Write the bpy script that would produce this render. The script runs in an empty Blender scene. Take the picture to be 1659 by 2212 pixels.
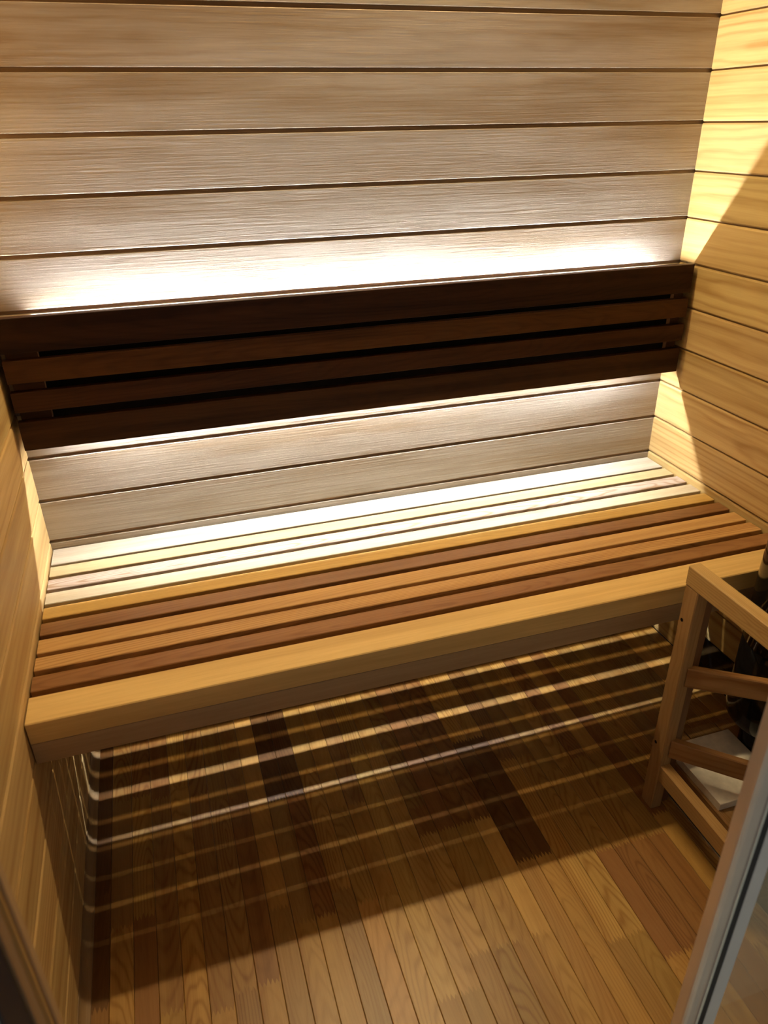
import bpy, math, random
from mathutils import Vector, Matrix
random.seed(7)
C = bpy.context.scene.collection

# ------------------------------------------------------------------ camera
CAM = Vector((0.3397, -1.8079, 1.5052))
YAW, PITCH, ROLL = math.radians(16.976), math.radians(-27.949), math.radians(-1.0237)
FPX = 1590.3
fwd = Vector((math.sin(YAW)*math.cos(PITCH), math.cos(YAW)*math.cos(PITCH), math.sin(PITCH)))
r0 = Vector((math.cos(YAW), -math.sin(YAW), 0)); u0 = r0.cross(fwd)
rgt = math.cos(ROLL)*r0 + math.sin(ROLL)*u0
upv = -math.sin(ROLL)*r0 + math.cos(ROLL)*u0
cd = bpy.data.cameras.new('camera'); cam = bpy.data.objects.new('camera', cd); C.objects.link(cam)
cam.matrix_world = Matrix(((rgt.x, upv.x, -fwd.x, CAM.x), (rgt.y, upv.y, -fwd.y, CAM.y), (rgt.z, upv.z, -fwd.z, CAM.z), (0, 0, 0, 1)))
cd.sensor_fit = 'HORIZONTAL'; cd.sensor_width = 36.0; cd.lens = FPX/1659*36.0
cd.clip_start = 0.02
cd.dof.use_dof = True; cd.dof.focus_distance = 1.95
cd.dof.aperture_fstop = cd.lens/1000/0.0065
bpy.context.scene.camera = cam

# ------------------------------------------------------------------ world, exposure, light levels
w = bpy.data.worlds.new('world'); bpy.context.scene.world = w; w.use_nodes = True
bg = w.node_tree.nodes['Background']; bg.inputs[0].default_value = (1.0, 0.97, 0.93, 1); bg.inputs[1].default_value = 0.16
vs = bpy.context.scene.view_settings
vs.view_transform = 'Standard'; vs.look = 'None'; vs.gamma = 1.0; vs.exposure = 0.0; vs.use_curve_mapping = False
LED_UP, LED_DOWN, CEIL_STRIP = 980.0, 770.0, 220.0
LED_COL = (0.94, 0.97, 1.0); STRIP_COL = (1.0, 0.78, 0.44)

# ------------------------------------------------------------------ room measures
W, D, B, AP = 1.7717, 0.6573, 0.5494, 0.098
PZ, PITCHZ, H, YF = 0.5706, 0.115, 2.30, -1.249

# ------------------------------------------------------------------ materials
def nodes(name):
    m = bpy.data.materials.new(name); m.use_nodes = True
    nt = m.node_tree; b = nt.nodes['Principled BSDF']
    return m, nt, b

def wood(name, axis='X', rough=0.5, ring_freq=1150, ring_slope=0.055, ring_amt=1.0, streak_amt=0.5, fibre_amt=0.25, bump=0.15, spec=0.35, streak_scale=30, dark=(0.55, 0.42, 0.27), wobble=1.0):
    """object colour = wood tone, object alpha = strength of the ring figure; grain runs along local axis"""
    m, nt, b = nodes(name); N = nt.nodes.new; L = nt.links.new
    tc = N('ShaderNodeTexCoord'); oi = N('ShaderNodeObjectInfo')
    sep = N('ShaderNodeSeparateXYZ'); L(tc.outputs['Object'], sep.inputs[0])
    o = {'X': (0, 1, 2), 'Y': (1, 0, 2), 'Z': (2, 0, 1)}[axis]
    along, ac, nr = [sep.outputs[i] for i in o]
    def mth(op, a, c=None, d=None):
        n = N('ShaderNodeMath'); n.operation = op
        for i, v in enumerate((a, c, d)):
            if v is None: continue
            if isinstance(v, (int, float)): n.inputs[i].default_value = v
            else: L(v, n.inputs[i])
        return n.outputs[0]
    rnd = oi.outputs['Random']
    def vec(a, c, d):
        n = N('ShaderNodeCombineXYZ')
        for i, v in enumerate((a, c, d)):
            if isinstance(v, (int, float)): n.inputs[i].default_value = v
            else: L(v, n.inputs[i])
        return n.outputs[0]
    def noise(v, detail=3, rough_=0.5, dist=0.0):
        n = N('ShaderNodeTexNoise'); L(v, n.inputs['Vector']); n.inputs['Scale'].default_value = 1.0
        n.inputs['Detail'].default_value = detail; n.inputs['Roughness'].default_value = rough_; n.inputs['Distortion'].default_value = dist
        return n.outputs['Fac']
    off = mth('MULTIPLY', rnd, 90.0)
    acn = mth('ADD', ac, mth('MULTIPLY', nr, 0.7))
    streak = noise(vec(mth('MULTIPLY_ADD', along, 1.1, off), mth('MULTIPLY', acn, streak_scale), off), 3, 0.55)
    fibre = noise(vec(mth('MULTIPLY_ADD', along, 9.0, off), mth('MULTIPLY', acn, 420.0), off), 3, 0.6)
    broad = noise(vec(mth('MULTIPLY_ADD', along, 1.6, off), mth('MULTIPLY', acn, 9.0), off), 2, 0.5)
    wob = noise(vec(mth('MULTIPLY_ADD', along, 5.0, off), mth('MULTIPLY', acn, 16.0), off), 2, 0.5)
    # ring figure: distance to a slightly tilted trunk axis
    h0 = mth('MULTIPLY_ADD', mth('FRACT', mth('MULTIPLY', rnd, 37.7)), 0.10, -0.05)
    a0 = mth('MULTIPLY_ADD', mth('FRACT', mth('MULTIPLY', rnd, 91.3)), 0.05, -0.025)
    dn = mth('ADD', mth('MULTIPLY_ADD', along, ring_slope, h0), mth('MULTIPLY', wob, 0.02*wobble))
    da = mth('ADD', acn, a0)
    rad = mth('SQRT', mth('ADD', mth('MULTIPLY', dn, dn), mth('MULTIPLY', da, da)))
    ph = mth('MULTIPLY', mth('ADD', rad, mth('MULTIPLY', wob, 0.012*wobble)), ring_freq)
    ring = mth('POWER', mth('MULTIPLY_ADD', mth('SINE', ph), 0.5, 0.5), 3.0)
    ringf = mth('MULTIPLY', mth('MULTIPLY', ring, oi.outputs['Alpha']), ring_amt)
    st = N('ShaderNodeMapRange'); st.interpolation_type = 'SMOOTHSTEP'; L(streak, st.inputs[0]); st.inputs[1].default_value = 0.38; st.inputs[2].default_value = 0.68
    f1 = mth('MULTIPLY', st.outputs[0], streak_amt)
    f2 = mth('MULTIPLY', mth('MULTIPLY_ADD', fibre, 2.0, -0.6), fibre_amt)
    fac = mth('MINIMUM', mth('MAXIMUM', mth('ADD', mth('ADD', f1, f2), mth('MULTIPLY', ringf, 0.75)), 0.0), 1.0)
    dk = N('ShaderNodeMix'); dk.data_type = 'RGBA'; dk.blend_type = 'MULTIPLY'; dk.inputs[0].default_value = 1.0
    L(oi.outputs['Color'], dk.inputs[6]); dk.inputs[7].default_value = (*dark, 1)
    mx = N('ShaderNodeMix'); mx.data_type = 'RGBA'; L(fac, mx.inputs[0]); L(oi.outputs['Color'], mx.inputs[6]); L(dk.outputs[2], mx.inputs[7])
    val = mth('MULTIPLY_ADD', broad, 0.45, 0.78)
    sc = N('ShaderNodeVectorMath'); sc.operation = 'SCALE'; L(mx.outputs[2], sc.inputs[0]); L(val, sc.inputs['Scale'])
    L(sc.outputs[0], b.inputs['Base Color'])
    b.inputs['Roughness'].default_value = rough; b.inputs['Specular IOR Level'].default_value = spec
    bp = N('ShaderNodeBump'); bp.inputs['Strength'].default_value = bump; bp.inputs['Distance'].default_value = 0.0015
    L(mth('ADD', fibre, mth('MULTIPLY', ringf, 0.4)), bp.inputs['Height']); L(bp.outputs[0], b.inputs['Normal'])
    return m

def plain(name, col, rough=0.5, metal=0.0, spec=0.5, noise_amt=0.0, noise_scale=40, coat=0.0):
    m, nt, b = nodes(name)
    b.inputs['Base Color'].default_value = (*col, 1); b.inputs['Roughness'].default_value = rough
    b.inputs['Metallic'].default_value = metal; b.inputs['Specular IOR Level'].default_value = spec
    b.inputs['Coat Weight'].default_value = coat; b.inputs['Coat Roughness'].default_value = 0.05
    if noise_amt:
        tc = nt.nodes.new('ShaderNodeTexCoord'); n = nt.nodes.new('ShaderNodeTexNoise'); n.inputs['Scale'].default_value = noise_scale; n.inputs['Detail'].default_value = 6
        cr = nt.nodes.new('ShaderNodeValToRGB'); cr.color_ramp.elements[0].color = (*[c*(1-noise_amt) for c in col], 1); cr.color_ramp.elements[1].color = (*[min(1, c*(1+noise_amt)) for c in col], 1)
        cr.color_ramp.elements[0].position = 0.3; cr.color_ramp.elements[1].position = 0.7
        nt.links.new(tc.outputs['Object'], n.inputs['Vector']); nt.links.new(n.outputs['Fac'], cr.inputs[0]); nt.links.new(cr.outputs[0], b.inputs['Base Color'])
    return m

def emit(name, col, strength):
    m = bpy.data.materials.new(name); m.use_nodes = True; nt = m.node_tree
    nt.nodes.remove(nt.nodes['Principled BSDF']); e = nt.nodes.new('ShaderNodeEmission')
    e.inputs[0].default_value = (*col, 1); e.inputs[1].default_value = strength
    nt.links.new(e.outputs[0], nt.nodes['Material Output'].inputs[0]); return m

M = {
    'wall_x': wood('wall_wood_x', 'X', 0.55, ring_amt=0.35, streak_amt=0.70, fibre_amt=0.32, bump=0.5, spec=0.25, streak_scale=15, ring_slope=0.004, wobble=0.25, dark=(0.60, 0.50, 0.38)),
    'wall_y': wood('wall_wood_y', 'Y', 0.55, ring_amt=0.6, streak_amt=0.45, fibre_amt=0.22, bump=0.15, spec=0.25, streak_scale=38, ring_slope=0.012, ring_freq=600, wobble=0.45),
    'slat_x': wood('slat_wood_x', 'X', 0.45, ring_amt=1.0, streak_amt=0.35, fibre_amt=0.25, bump=0.12),
    'dark_x': wood('dark_wood_x', 'X', 0.5, ring_amt=0.4, streak_amt=0.75, fibre_amt=0.35, bump=0.15, spec=0.2, streak_scale=40, dark=(0.35, 0.28, 0.2)),
    'floor_y': wood('floor_wood_y', 'Y', 0.36, ring_amt=0.75, streak_amt=0.45, fibre_amt=0.34, bump=0.08, spec=0.35, ring_slope=0.12, ring_freq=1000),
    'rail_y': wood('rail_wood_y', 'Y', 0.5, ring_amt=0.9, streak_amt=0.3, fibre_amt=0.25, bump=0.12, ring_slope=0.0, ring_freq=1500),
    'rail_x': wood('rail_wood_x', 'X', 0.5, ring_amt=0.9, streak_amt=0.4, fibre_amt=0.25, bump=0.12, ring_slope=0.0, ring_freq=700),
    'rail_z': wood('rail_wood_z', 'Z', 0.5, ring_amt=0.5, streak_amt=0.35, fibre_amt=0.3, bump=0.12, ring_slope=0.02),
    'backing': plain('dark_backing', (0.05, 0.03, 0.018), 0.8, spec=0.1, noise_amt=0.2),
    'black': plain('black_board', (0.006, 0.005, 0.004), 0.8, spec=0.1, noise_amt=0.2),
    'subfloor': plain('subfloor', (0.03, 0.018, 0.009), 0.8, noise_amt=0.2),
    'ceil': plain('ceiling_wood', (0.34, 0.22, 0.10), 0.6, noise_amt=0.12, noise_scale=12),
    'gloss': plain('gloss_black', (0.003, 0.003, 0.003), 0.09, spec=0.4, noise_amt=0.1, coat=0.0),
    'shell': plain('polished_steel', (0.62, 0.58, 0.52), 0.09, metal=1.0),
    'stone': plain('pale_stone', (0.72, 0.66, 0.57), 0.7, noise_amt=0.10, noise_scale=60),
    'rock': plain('heater_rock', (0.06, 0.055, 0.05), 0.9, noise_amt=0.4, noise_scale=30),
    'alu': plain('grey_seal', (0.93, 0.82, 0.74), 0.35, metal=0.6, noise_amt=0.05, noise_scale=8),
    'alu_bright': plain('bright_metal', (0.86, 0.86, 0.88), 0.2, metal=0.9),
    'white_seal': plain('white_seal', (0.92, 0.90, 0.86), 0.45, noise_amt=0.03, noise_scale=9),
    'rubber': plain('black_rubber', (0.012, 0.010, 0.018), 0.5, noise_amt=0.1),
    'cable': plain('cable', (0.45, 0.42, 0.38), 0.35, noise_amt=0.05),
    'outfloor': plain('outside_tile', (0.50, 0.58, 0.62), 0.4, noise_amt=0.08, noise_scale=6),
    'led_up': emit('led_up', LED_COL, LED_UP), 'led_down': emit('led_down', LED_COL, LED_DOWN),
    'strip': emit('strip_glow', STRIP_COL, CEIL_STRIP),
}
def make_glass():
    m = bpy.data.materials.new('door_glass'); m.use_nodes = True; nt = m.node_tree; N = nt.nodes.new
    nt.nodes.remove(nt.nodes['Principled BSDF'])
    tr = N('ShaderNodeBsdfTransparent'); tr.inputs[0].default_value = (0.93, 0.96, 0.93, 1)
    df = N('ShaderNodeBsdfDiffuse'); df.inputs[0].default_value = (0.85, 0.84, 0.78, 1)  # whitish share painted into the glass, standing in for haze of outside light
    tl = N('ShaderNodeBsdfTranslucent'); tl.inputs[0].default_value = (0.85, 0.84, 0.78, 1)
    gl = N('ShaderNodeBsdfGlossy'); gl.inputs['Roughness'].default_value = 0.03
    a = N('ShaderNodeAddShader'); a2 = N('ShaderNodeMixShader'); a2.inputs[0].default_value = 0.5
    nt.links.new(df.outputs[0], a2.inputs[1]); nt.links.new(tl.outputs[0], a2.inputs[2])
    m1 = N('ShaderNodeMixShader'); tc = N('ShaderNodeTexCoord'); nz = N('ShaderNodeTexNoise'); nz.inputs['Scale'].default_value = 5
    mr = N('ShaderNodeMapRange'); mr.inputs[3].default_value = 0.12; mr.inputs[4].default_value = 0.22
    nt.links.new(tc.outputs['Object'], nz.inputs['Vector']); nt.links.new(nz.outputs['Fac'], mr.inputs[0]); nt.links.new(mr.outputs[0], m1.inputs[0])
    nt.links.new(tr.outputs[0], m1.inputs[1]); nt.links.new(a2.outputs[0], m1.inputs[2])
    m2 = N('ShaderNodeMixShader'); m2.inputs[0].default_value = 0.06
    nt.links.new(m1.outputs[0], m2.inputs[1]); nt.links.new(gl.outputs[0], m2.inputs[2])
    nt.links.new(m2.outputs[0], nt.nodes['Material Output'].inputs[0]); nt.nodes.remove(a)
    return m
M['glass'] = make_glass()

# ------------------------------------------------------------------ builders
def obj(name, verts, faces, mat, parent=None, col=None, smooth=False, loc=None):
    """one mesh object; its origin sits at the middle of its box"""
    xs, ys, zs = zip(*verts)
    o0 = Vector(loc) if loc else Vector(((min(xs)+max(xs))/2, (min(ys)+max(ys))/2, (min(zs)+max(zs))/2))
    me = bpy.data.meshes.new(name); me.from_pydata([tuple(Vector(v)-o0) for v in verts], [], faces); me.update()
    o = bpy.data.objects.new(name, me); C.objects.link(o); o.location = o0
    me.materials.append(M[mat] if isinstance(mat, str) else mat)
    if smooth:
        for p in me.polygons: p.use_smooth = True
    if col: o.color = col
    if parent:
        o.parent = parent; o.location = o0 - parent.location
    return o

def profile(name, pts, axis, a0, a1, mat, parent=None, col=None):
    """closed 2-D outline pushed along an axis. X: pts=(y,z)  Y: pts=(x,z)  Z: pts=(x,y)"""
    n = len(pts); put = {'X': lambda a, p: (a, p[0], p[1]), 'Y': lambda a, p: (p[0], a, p[1]), 'Z': lambda a, p: (p[0], p[1], a)}[axis]
    v = [put(a0, p) for p in pts] + [put(a1, p) for p in pts]
    area = sum(pts[i][0]*pts[(i+1) % n][1]-pts[(i+1) % n][0]*pts[i][1] for i in range(n))
    flip = (area < 0) != (axis == 'Y')
    f = [tuple(range(n))[::-1], tuple(range(n, 2*n))] + [(i, (i+1) % n, n+(i+1) % n, n+i) for i in range(n)]
    if flip: f = [t[::-1] for t in f]
    return obj(name, v, f, mat, parent, col)

def chamfer(u0, u1, v0, v1, c):
    return [(u0+c, v0), (u1-c, v0), (u1, v0+c), (u1, v1-c), (u1-c, v1), (u0+c, v1), (u0, v1-c), (u0, v0+c)]

def bar(name, x0, x1, y0, y1, z0, z1, axis, c, mat, parent=None, col=None):
    if axis == 'X': return profile(name, chamfer(y0, y1, z0, z1, c), 'X', x0, x1, mat, parent, col)
    if axis == 'Y': return profile(name, chamfer(x0, x1, z0, z1, c), 'Y', y0, y1, mat, parent, col)
    return profile(name, chamfer(x0, x1, y0, y1, c), 'Z', z0, z1, mat, parent, col)

def thing(name, label, cat, loc=(0, 0, 0), group=None):
    o = bpy.data.objects.new(name, None); C.objects.link(o); o.location = loc; o.empty_display_size = 0.1
    o['label'] = label; o['category'] = cat
    if group: o['group'] = group
    return o

def tag(o, label, cat, group=None):
    o['label'] = label; o['category'] = cat
    if group: o['group'] = group
    return o

def struct(o, label=None):
    o['kind'] = 'structure'
    if label: o['label'] = label
    return o

def lathe(name, prof, cx, cy, mat, parent=None, seg=48):
    v = []; f = []
    for r, z in prof:
        for i in range(seg):
            a = 2*math.pi*i/seg; v.append((cx+r*math.cos(a), cy+r*math.sin(a), z))
    for j in range(len(prof)-1):
        for i in range(seg):
            k = (i+1) % seg; f.append((j*seg+i, j*seg+k, (j+1)*seg+k, (j+1)*seg+i))
    f.append(tuple(range(seg))[::-1]); f.append(tuple(range((len(prof)-1)*seg, len(prof)*seg)))
    o = obj(name, v, f, mat, parent)
    for p in o.data.polygons[:-2]: p.use_smooth = True
    return o

def vary(c, d=0.08):
    k = 1+random.uniform(-d, d); return [max(0.0, c[i]*k*(1+random.uniform(-d, d)*0.35)) for i in range(3)]

# ------------------------------------------------------------------ the setting
joints = [PZ + PITCHZ*k for k in range(-5, 16)]
joints = [j for j in joints if 0.0 < j < H-0.02]
rows = list(zip([0.0]+joints, joints+[H]))

BACK_C = (0.51, 0.448, 0.370); SIDE_C = (0.545, 0.380, 0.155)
wb = struct(bar('wall_back', -0.03, W+0.03, 0.008, 0.03, 0, H, 'X', 0.001, 'wall_x', None, (0.40, 0.29, 0.19, 0.3)), 'pale horizontal plank wall behind the bench')
for z0, z1 in rows:
    g = 0.0043; c = 0.0012
    a = z0+(g if z0 > 0 else 0.0); e = z1-(g if z1 < H else 0)
    pts = [(0.0081, a), (c, a), (0.0, a+c), (0.0, e-c), (c, e), (0.0081, e)]
    profile('panel', pts, 'X', -0.001, W+0.001, 'wall_x', wb, (*vary(BACK_C, 0.05), random.uniform(0.3, 1.0)))
def side(name, x, s, label, base):
    ws = struct(bar(name, *sorted((x+s*0.0075, x+s*0.03)), YF-0.13, 0.03, 0, H, 'Y', 0.001, 'wall_y', None, (0.30, 0.20, 0.09, 0.3)), label)
    for z0, z1 in rows:
        g = 0.0022; c = 0.003
        a = z0+(g if z0 > 0 else 0.0); e = z1-(g if z1 < H else 0)
        pts = [(x+s*0.0076, a), (x+s*c*0.7, a), (x, a+c), (x, e-c*1.6), (x+s*c*0.6, e), (x+s*0.0076, e)]
        profile('panel', pts, 'Y', YF, -0.0005, 'wall_y', ws, (*vary(base, 0.07), random.uniform(0.3, 1.0)))
    return ws
side('wall_left', 0.0, -1, 'golden horizontal plank wall at left end of the bench', (0.60, 0.41, 0.17))
side('wall_right', W, 1, 'golden horizontal plank wall at right end of the bench', SIDE_C)

fl = struct(bar('floor', -0.03, W+0.03, YF-0.13, 0.03, -0.06, -0.0145, 'X', 0.001, 'subfloor'), 'narrow finger-jointed wooden strip floor')
SX, SP = 0.0525, 0.0467
# finger joints read off the photograph: strip index -> depth of joint
JT = {-1: [-0.62, -0.876], 2: [-0.39, -0.922], 3: [-0.37], 4: [-0.41, -0.95], 8: [-0.487, -0.823], 9: [-0.487, -0.823], 11: [-0.56, -0.82], 12: [-0.56, -0.82],
      13: [-0.40, -1.062], 14: [-0.40, -1.062], 15: [-0.62, -0.70, -1.0], 16: [-0.70, -1.0], 17: [-0.70, -1.0], 18: [-0.70, -1.0], 19: [-0.45, -0.8355], 20: [-0.45, -0.8355],
      21: [-0.55, -0.86, -1.062], 22: [-0.55, -0.86, -1.062], 23: [-0.62, -0.868, -1.125], 24: [-0.62, -0.868, -1.125], 25: [-0.60, -0.868], 26: [-0.60, -0.868]}
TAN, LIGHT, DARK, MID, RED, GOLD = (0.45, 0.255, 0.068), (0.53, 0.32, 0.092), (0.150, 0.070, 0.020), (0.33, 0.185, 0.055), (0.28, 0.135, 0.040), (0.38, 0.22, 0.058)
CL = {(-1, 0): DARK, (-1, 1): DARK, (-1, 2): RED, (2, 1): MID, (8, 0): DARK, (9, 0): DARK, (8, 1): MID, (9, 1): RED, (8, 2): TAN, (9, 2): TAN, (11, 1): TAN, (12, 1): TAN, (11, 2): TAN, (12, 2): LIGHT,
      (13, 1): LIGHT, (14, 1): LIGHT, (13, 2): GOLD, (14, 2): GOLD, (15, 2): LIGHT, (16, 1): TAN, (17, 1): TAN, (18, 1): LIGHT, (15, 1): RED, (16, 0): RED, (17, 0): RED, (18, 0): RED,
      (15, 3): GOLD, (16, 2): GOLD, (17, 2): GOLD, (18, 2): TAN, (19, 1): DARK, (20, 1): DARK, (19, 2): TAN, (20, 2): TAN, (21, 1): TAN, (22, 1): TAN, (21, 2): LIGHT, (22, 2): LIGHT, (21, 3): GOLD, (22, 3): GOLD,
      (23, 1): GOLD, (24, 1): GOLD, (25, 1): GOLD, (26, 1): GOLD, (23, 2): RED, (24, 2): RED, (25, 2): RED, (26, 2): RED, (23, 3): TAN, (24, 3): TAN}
YB = -1.379
def comb(xa, xb, y, n=11, ln=0.013):
    """zig-zag finger line between two neighbouring pieces of one strip"""
    out = []
    for i in range(n+1):
        t = i/n; out.append((xa+(xb-xa)*t, y+(ln if i % 2 else 0.0)*(0.75+0.5*((i*7) % 3)/2)))
    return out
def strip_piece(xa, xb, near, far, col, alpha):
    n = len(near); v = []; f = []; c = 0.0009
    for i in range(n):
        e = -c if i in (0, n-1) else 0.0
        v += [(near[i][0], near[i][1], e), (far[i][0], far[i][1], e)]
    # chamfer columns just inside the long edges
    for i in range(n-1): f.append((2*i, 2*i+2, 2*i+3, 2*i+1))
    m = len(v)
    for i in range(n): v += [(near[i][0], near[i][1], -0.014), (far[i][0], far[i][1], -0.014)]
    f.append((0, 1, m+1, m)); f.append((2*n-2, m+2*n-2, m+2*n-1, 2*n-1))
    for i in range(n-1):
        f.append((2*i, m+2*i, m+2*i+2, 2*i+2)); f.append((2*i+1, 2*i+3, m+2*i+3, m+2*i+1))
    return obj('floor_plank', v, f, 'floor_y', fl, (*col, alpha))
random.seed(21)
k = -1; pair = None
while True:
    xa = SX+SP*k; xb = xa+SP
    if k == -1: xa = 0.004
    if xa > W-0.01: break
    xb = min(xb, W-0.001)
    if k in JT: js = sorted(JT[k], reverse=True)
    elif k % 2 == 1 or pair is None:
        js = []; y = -random.uniform(0.08, 0.45)
        while y > YB+0.08: js.append(y); y -= random.uniform(0.28, 0.55)
        pair = js
    else: js = pair
    ys = [0.0]+js+[YB]
    xs = xa+0.00035, xb-0.00035
    lines = [[(x, 0.0) for x, _ in comb(*xs, 0)]] + [comb(*xs, j) for j in js] + [[(x, YB) for x, _ in comb(*xs, 0)]]
    # ease both long edges
    for ln in lines:
        x0, x1 = ln[0][0], ln[-1][0]
        ln.insert(1, (x0+0.0011, ln[0][1])); ln.insert(-1, (x1-0.0011, ln[-1][1]))
    for i in range(len(lines)-1):
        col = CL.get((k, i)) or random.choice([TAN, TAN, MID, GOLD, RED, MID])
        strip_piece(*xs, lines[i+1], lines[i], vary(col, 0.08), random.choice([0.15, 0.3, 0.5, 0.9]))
    k += 1
# cove moulding along the left floor edge
cv = [(0.0, 0.0), (0.0195, 0.0)] + [(0.0195-0.0195*math.sin(t), 0.0265-0.0225*math.cos(t)) for t in [i*math.pi/2/7 for i in range(8)]]
cv = [(0.0002, 0.0003), (0.0195, 0.0003), (0.0192, 0.004)] + [(0.0192-0.0175*math.sin(t), 0.0265-0.0225*math.cos(t)) for t in [i*math.pi/2/7 for i in range(1, 8)]] + [(0.0002, 0.0268)]
struct(profile('baseboard_left', cv, 'Y', YF, -0.002, 'wall_y', None, (0.30, 0.20, 0.10, 0.3)), 'small cove moulding where left wall meets the floor')
struct(bar('ceiling', -0.03, W+0.03, YF-0.13, 0.03, H, H+0.03, 'X', 0.001, 'ceil'), 'plain wooden ceiling above the bench')

# doorway: left jamb layers (wood stop, rounded edge, jamb board, gasket) and the room outside
j = struct(bar('trim_1', 0.0, 0.1200, -1.2655, -1.2495, 0.0, H, 'Z', 0.0015, 'rail_z', None, (0.55, 0.37, 0.19, 0.3)), 'wooden door stop at the left side of the doorway')
j = struct(bar('trim_2', 0.0, 0.1190, -1.2825, -1.2660, 0.0, H, 'Z', 0.006, 'rail_z', None, (0.55, 0.33, 0.10, 0.3)), 'rounded golden wooden door trim at left')
j = struct(bar('trim_3', 0.0, 0.1175, -1.3035, -1.2830, 0.0, H, 'Z', 0.0015, 'rail_z', None, (0.30, 0.19, 0.10, 0.3)), 'brown wooden door jamb board at left')
j = struct(bar('trim_4', 0.0, 0.1150, -1.3520, -1.3040, 0.0, H, 'Z', 0.002, 'rubber', None), 'dark door gasket at the left jamb')
struct(bar('trim_5', -0.9, 0.1120, -1.3800, -1.3525, 0.0, H, 'X', 0.002, 'outfloor'), 'pale blue grey outer casing left of the doorway')
struct(bar('wall_front', -0.03, W+0.03, -1.378, YF, 2.05, H-0.001, 'X', 0.002, 'ceil'), 'wooden panel above the doorway')
struct(bar('floor_outside', -1.6, 3.2, -3.6, YB-0.003, -0.06, -0.002, 'X', 0.002, 'outfloor'), 'pale blue grey tiled floor outside the doorway')

# fixed glass beside the doorway with its sealed edge
gp = thing('glass_panel', 'clear glass panel with grey sealed edge right of the doorway', 'glass panel', (1.0, -1.3, 0))
PX, PY = 0.9835, -1.305
rx = [(PX+0.0135-0.0135*math.cos(t), PY-0.010*math.sin(t)) for t in [math.pi*i/10 for i in range(11)]]
profile('edge_seal', [(PX, PY+0.015)]+rx+[(PX+0.027, PY+0.015)], 'Z', 0.003, 2.04, 'alu', gp)
bar('metal_strip', PX+0.0270, PX+0.0315, PY-0.008, PY+0.015, 0.003, 2.04, 'Z', 0.001, 'alu_bright', gp)
bar('gasket', PX+0.0315, PX+0.0430, PY-0.0075, PY+0.015, 0.003, 2.04, 'Z', 0.001, 'rubber', gp)
bar('white_edge', PX+0.0430, PX+0.0690, PY-0.0075, PY+0.015, 0.003, 2.04, 'Z', 0.002, 'white_seal', gp)
bar('pane', PX+0.0690, W-0.002, PY, PY+0.008, 0.003, 2.04, 'Z', 0.0005, 'glass', gp)

# ------------------------------------------------------------------ ceiling light that throws the bench shadow
cl = thing('ceiling_light_strip', 'slim warm strip light under the ceiling along the back wall', 'light', (W/2, -0.04, H))
bar('housing', 0.43, 1.34, -0.064, -0.004, H-0.014, H-0.0005, 'X', 0.002, 'alu', cl)
bar('diffuser', 0.45, 1.32, -0.054, -0.014, H-0.0170, H-0.0141, 'X', 0.0005, 'strip', cl)

# ------------------------------------------------------------------ backrest with its two light strips
br = thing('backrest', 'dark brown slatted backrest on the wall, glowing above and below', 'backrest', (W/2, -0.04, 0.853))
x0, x1 = 0.013, W-0.013
DKC = [(0.048, 0.018, 0.006), (0.100, 0.041, 0.011), (0.066, 0.025, 0.008), (0.060, 0.025, 0.008)]
for (za, zb), c in zip([(1.0755, 1.1510), (1.0090, 1.0600), (0.9430, 0.9890), (0.8525, 0.9205)], DKC):
    bar('slat', x0, x1, -0.0805, -0.0605, za, zb, 'X', 0.0012, 'dark_x', br, (*c, random.uniform(0.3, 0.8)))
bar('backing_board', 0.0852, W-0.0482, -0.0460, -0.0380, 0.9010, 1.0950, 'X', 0.001, 'black', br)
bar('cleat', 0.0852, W-0.0482, -0.0379, -0.0030, 0.9195, 1.0750, 'X', 0.001, 'black', br)
for xa, xb in ((x0+0.006, 0.085), (W-0.048, x1-0.004)):
    bar('batten', xa, xb, -0.0600, -0.0005, 0.8640, 1.1380, 'Z', 0.001, 'dark_x', br, (0.07, 0.03, 0.012, 0.3))
def led(name, z0, z1, mat):
    o = bar(name, 0.095, W-0.10, -0.0195, -0.0145, z0, z1, 'X', 0.0003, mat, br); return o
led('led_strip', 1.0752, 1.0785, 'led_up'); led('led_strip', 0.9160, 0.9193, 'led_down')

# ------------------------------------------------------------------ bench
bn = thing('sauna_bench', 'long slatted wooden bench of mixed light and dark slats along the wall', 'bench', (W/2, -D/2, 0))
edges = [(-0.0035, -0.0820), (-0.0925, -0.1390), (-0.1530, -0.1990), (-0.2125, -0.2605), (-0.2745, -0.3195), (-0.3355, -0.3810), (-0.3965, -0.4445), (-0.4580, -0.5010), (-0.5190, -0.5650)]
SLC = [(0.46, 0.40, 0.30), (0.42, 0.325, 0.17), (0.37, 0.295, 0.24), (0.39, 0.315, 0.195), (0.66, 0.43, 0.13), (0.27, 0.135, 0.050), (0.58, 0.35, 0.13), (0.55, 0.32, 0.12), (0.29, 0.14, 0.050)]
SLA = [0.1, 0.1, 0.9, 0.1, 0.25, 0.35, 0.3, 0.75, 0.4]
for i, ((a, e), c, al) in enumerate(zip(edges, SLC, SLA)):
    bar('slat', 0.004, W-0.004, e, a, B-(0.018, 0.016, 0.016, 0.022, 0.050)[min(i, 4)], B, 'X', 0.0015, 'slat_x', bn, (*c, al))
bar('front_board', 0.003, W-0.003, -D, -0.5810, B-0.050, B, 'X', 0.0020, 'slat_x', bn, (0.74, 0.51, 0.20, 0.05))
bar('apron', 0.003, W-0.003, -D+0.0005, -D+0.024, B-AP, B-0.0502, 'X', 0.0008, 'slat_x', bn, (0.42, 0.29, 0.16, 0.08))
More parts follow.
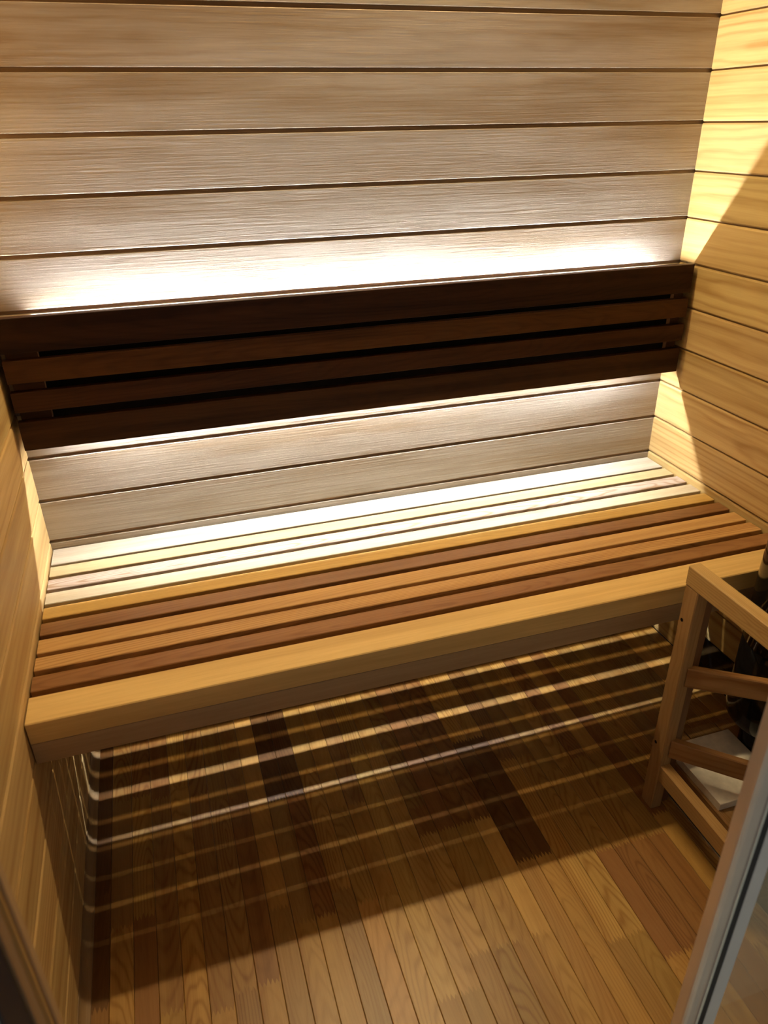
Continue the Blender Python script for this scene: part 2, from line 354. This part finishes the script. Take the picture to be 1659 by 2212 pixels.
for xa in (0.0005, W-0.0205):
    bar('ledger', xa, xa+0.020, -0.630, -0.006, B-0.085, B-0.0505, 'Y', 0.001, 'rail_y', bn, (0.4, 0.27, 0.12, 0.3))

# ------------------------------------------------------------------ heater corner: guard, platform, slab, heater
GX0, GX1 = 1.3205, 1.3505
gd = thing('heater_guard', 'wooden guard rail frame standing before the black heater', 'guard rail', (GX0, -0.78, 0))
GC = (0.52, 0.34, 0.13)
def post(ya, yb, ztop):
    p = bar('post', GX0, GX1, ya, yb, 0.001, ztop, 'Z', 0.0022, 'rail_z', gd, (0.40, 0.245, 0.105, 0.5)); return p
p1 = post(-0.7970, -0.7570, 0.6355); post(-1.1000, -1.0600, 0.6355)
bar('inner_post', GX1+0.0005, GX1+0.0265, -0.7870, -0.7590, 0.001, 0.6355, 'Z', 0.0015, 'rail_z', gd, (0.20, 0.095, 0.040, 0.4))
bar('top_rail', GX0, GX1, -1.1000, -0.7570, 0.6360, 0.6820, 'Y', 0.0022, 'rail_y', gd, (*GC, 0.6))
bar('bottom_rail', GX0+0.002, GX1-0.002, -1.0595, -0.7975, 0.0980, 0.1450, 'Y', 0.0022, 'rail_y', gd, (0.40, 0.24, 0.09, 0.35))
def cross_rail(z0, z1, deg, ln, col):
    c = chamfer(-0.009, 0.009, z0, z1, 0.0022); a = math.radians(deg); d = Vector((math.cos(a), math.sin(a))); n = Vector((-d.y, d.x))
    st = Vector((1.3375, -0.7980)) + n*0.0065
    o = profile('cross_rail', [(p[0], p[1]) for p in c], 'X', 0.0, ln, 'rail_x', None, col)
    o.rotation_euler = (0, 0, a); mid = st + d*(ln/2)
    o.location = Vector((mid.x, mid.y, (z0+z1)/2)) ; o.parent = gd; o.location -= gd.location
    return o
cross_rail(0.3850, 0.4370, -35, 0.34, (0.42, 0.23, 0.085, 0.8)); cross_rail(0.1700, 0.2220, -44, 0.34, (0.36, 0.19, 0.07, 0.4))
def hole(y, z, parent):
    v = [(GX0-0.0004, y, z)]; n = 14
    for i in range(n):
        a = 2*math.pi*i/n; v.append((GX0-0.0004, y+0.0042*math.cos(a), z+0.0042*math.sin(a)))
    for i in range(n):
        a = 2*math.pi*i/n; v.append((GX0+0.0030, y+0.0042*math.cos(a), z+0.0042*math.sin(a)))
    f = [(0, 1+i, 1+(i+1) % n) for i in range(n)] + [(1+i, 1+n+i, 1+n+(i+1) % n, 1+(i+1) % n) for i in range(n)]
    o = obj('screw_hole', v, f, 'black', None); o.parent = parent; o.location -= (parent.location + gd.location); return o
hole(-0.7680, 0.5510, p1); hole(-0.7680, 0.1960, p1)

pf = thing('heater_platform', 'low wooden platform with dark sides under the heater', 'platform', (1.55, -0.86, 0))
bar('base', 1.405, W-0.008, -1.015, -0.745, 0.0065, 0.0795, 'X', 0.001, 'black', pf)
for i in range(4):
    xa = 1.3920+i*0.0935
    bar('board', xa, xa+0.0900 if i < 3 else W-0.008, -1.040, -0.680, 0.0800, 0.1000, 'Y', 0.0015, 'rail_y', pf, (*vary((0.36, 0.21, 0.08), 0.1), 0.5))
tr = thing('floor_plate', 'black floor plate with a thin bright edge below heater platform', 'floor plate', (1.55, -0.9, 0))
bar('plate', 1.3875, W-0.008, -1.140, -0.740, 0.0005, 0.0055, 'Y', 0.0005, 'gloss', tr)
bar('edge_trim', 1.3845, 1.3874, -1.140, -0.740, 0.0005, 0.0062, 'Y', 0.0004, 'alu_bright', tr)
tag(bar('stone_slab', 1.3985, 1.5770, -0.9180, -0.7280, 0.1003, 0.1210, 'X', 0.0012, 'stone'), 'pale rectangular stone slab lying on the heater platform', 'slab')

HX, HY = 1.639, -0.788
ht = thing('sauna_heater', 'glossy black tower heater in the corner behind the wooden guard', 'heater', (HX, HY, 0.1004))
lathe('pedestal', [(0.057, 0.1004), (0.0605, 0.105), (0.0605, 0.180), (0.058, 0.1895)], HX, HY, 'gloss', ht)
lathe('body', [(0.070, 0.190), (0.098, 0.194), (0.107, 0.206), (0.110, 0.224), (0.110, 0.418), (0.1075, 0.420), (0.1075, 0.424), (0.110, 0.426), (0.110, 0.600), (0.1085, 0.660), (0.106, 0.6895)], HX, HY, 'gloss', ht)
lathe('upper_shell', [(0.104, 0.690), (0.110, 0.694), (0.1125, 0.704), (0.1125, 0.985), (0.109, 0.995), (0.100, 0.995), (0.100, 0.960)], HX, HY, 'shell', ht)
kb = lathe('knob', [(0.013, 0.0), (0.015, 0.002), (0.015, 0.014), (0.012, 0.017)], 0, 0, 'gloss', None, 24)
kd = Vector((-0.70, -0.714, 0)).normalized()
kb.rotation_euler = kd.to_track_quat('Z', 'Y').to_euler(); kb.location = Vector((HX, HY, 0.153))+kd*0.070 - ht.location; kb.parent = ht
random.seed(5)
for i in range(9):
    a = i*2.4; r = 0.022*math.sqrt(i)*1.0; rr = 0.024
    v = []; f = []; seg = 8
    for jx in range(5):
        ph = math.pi*(jx+0.5)/5
        for s in range(seg):
            t = 2*math.pi*s/seg; q = rr*(1+random.uniform(-0.18, 0.18))
            v.append((HX+r*math.cos(a)+q*math.sin(ph)*math.cos(t), HY+r*math.sin(a)+q*math.sin(ph)*math.sin(t), 0.983+q*math.cos(ph)))
    for jx in range(4):
        for s in range(seg): kk = (s+1) % seg; f.append((jx*seg+s, (jx+1)*seg+s, (jx+1)*seg+kk, jx*seg+kk))
    f.append(tuple(range(seg))); f.append(tuple(range(4*seg, 5*seg))[::-1])
    obj('heater_stone', v, f, 'rock', ht)

tag(bar('black_sheet', W-0.0045, W-0.0004, -1.140, -0.395, 0.001, 0.1240, 'Y', 0.0008, 'gloss'), 'low black sheet on the right wall behind the heater', 'heat shield')  # thin black cover over the lowest part of the right wall
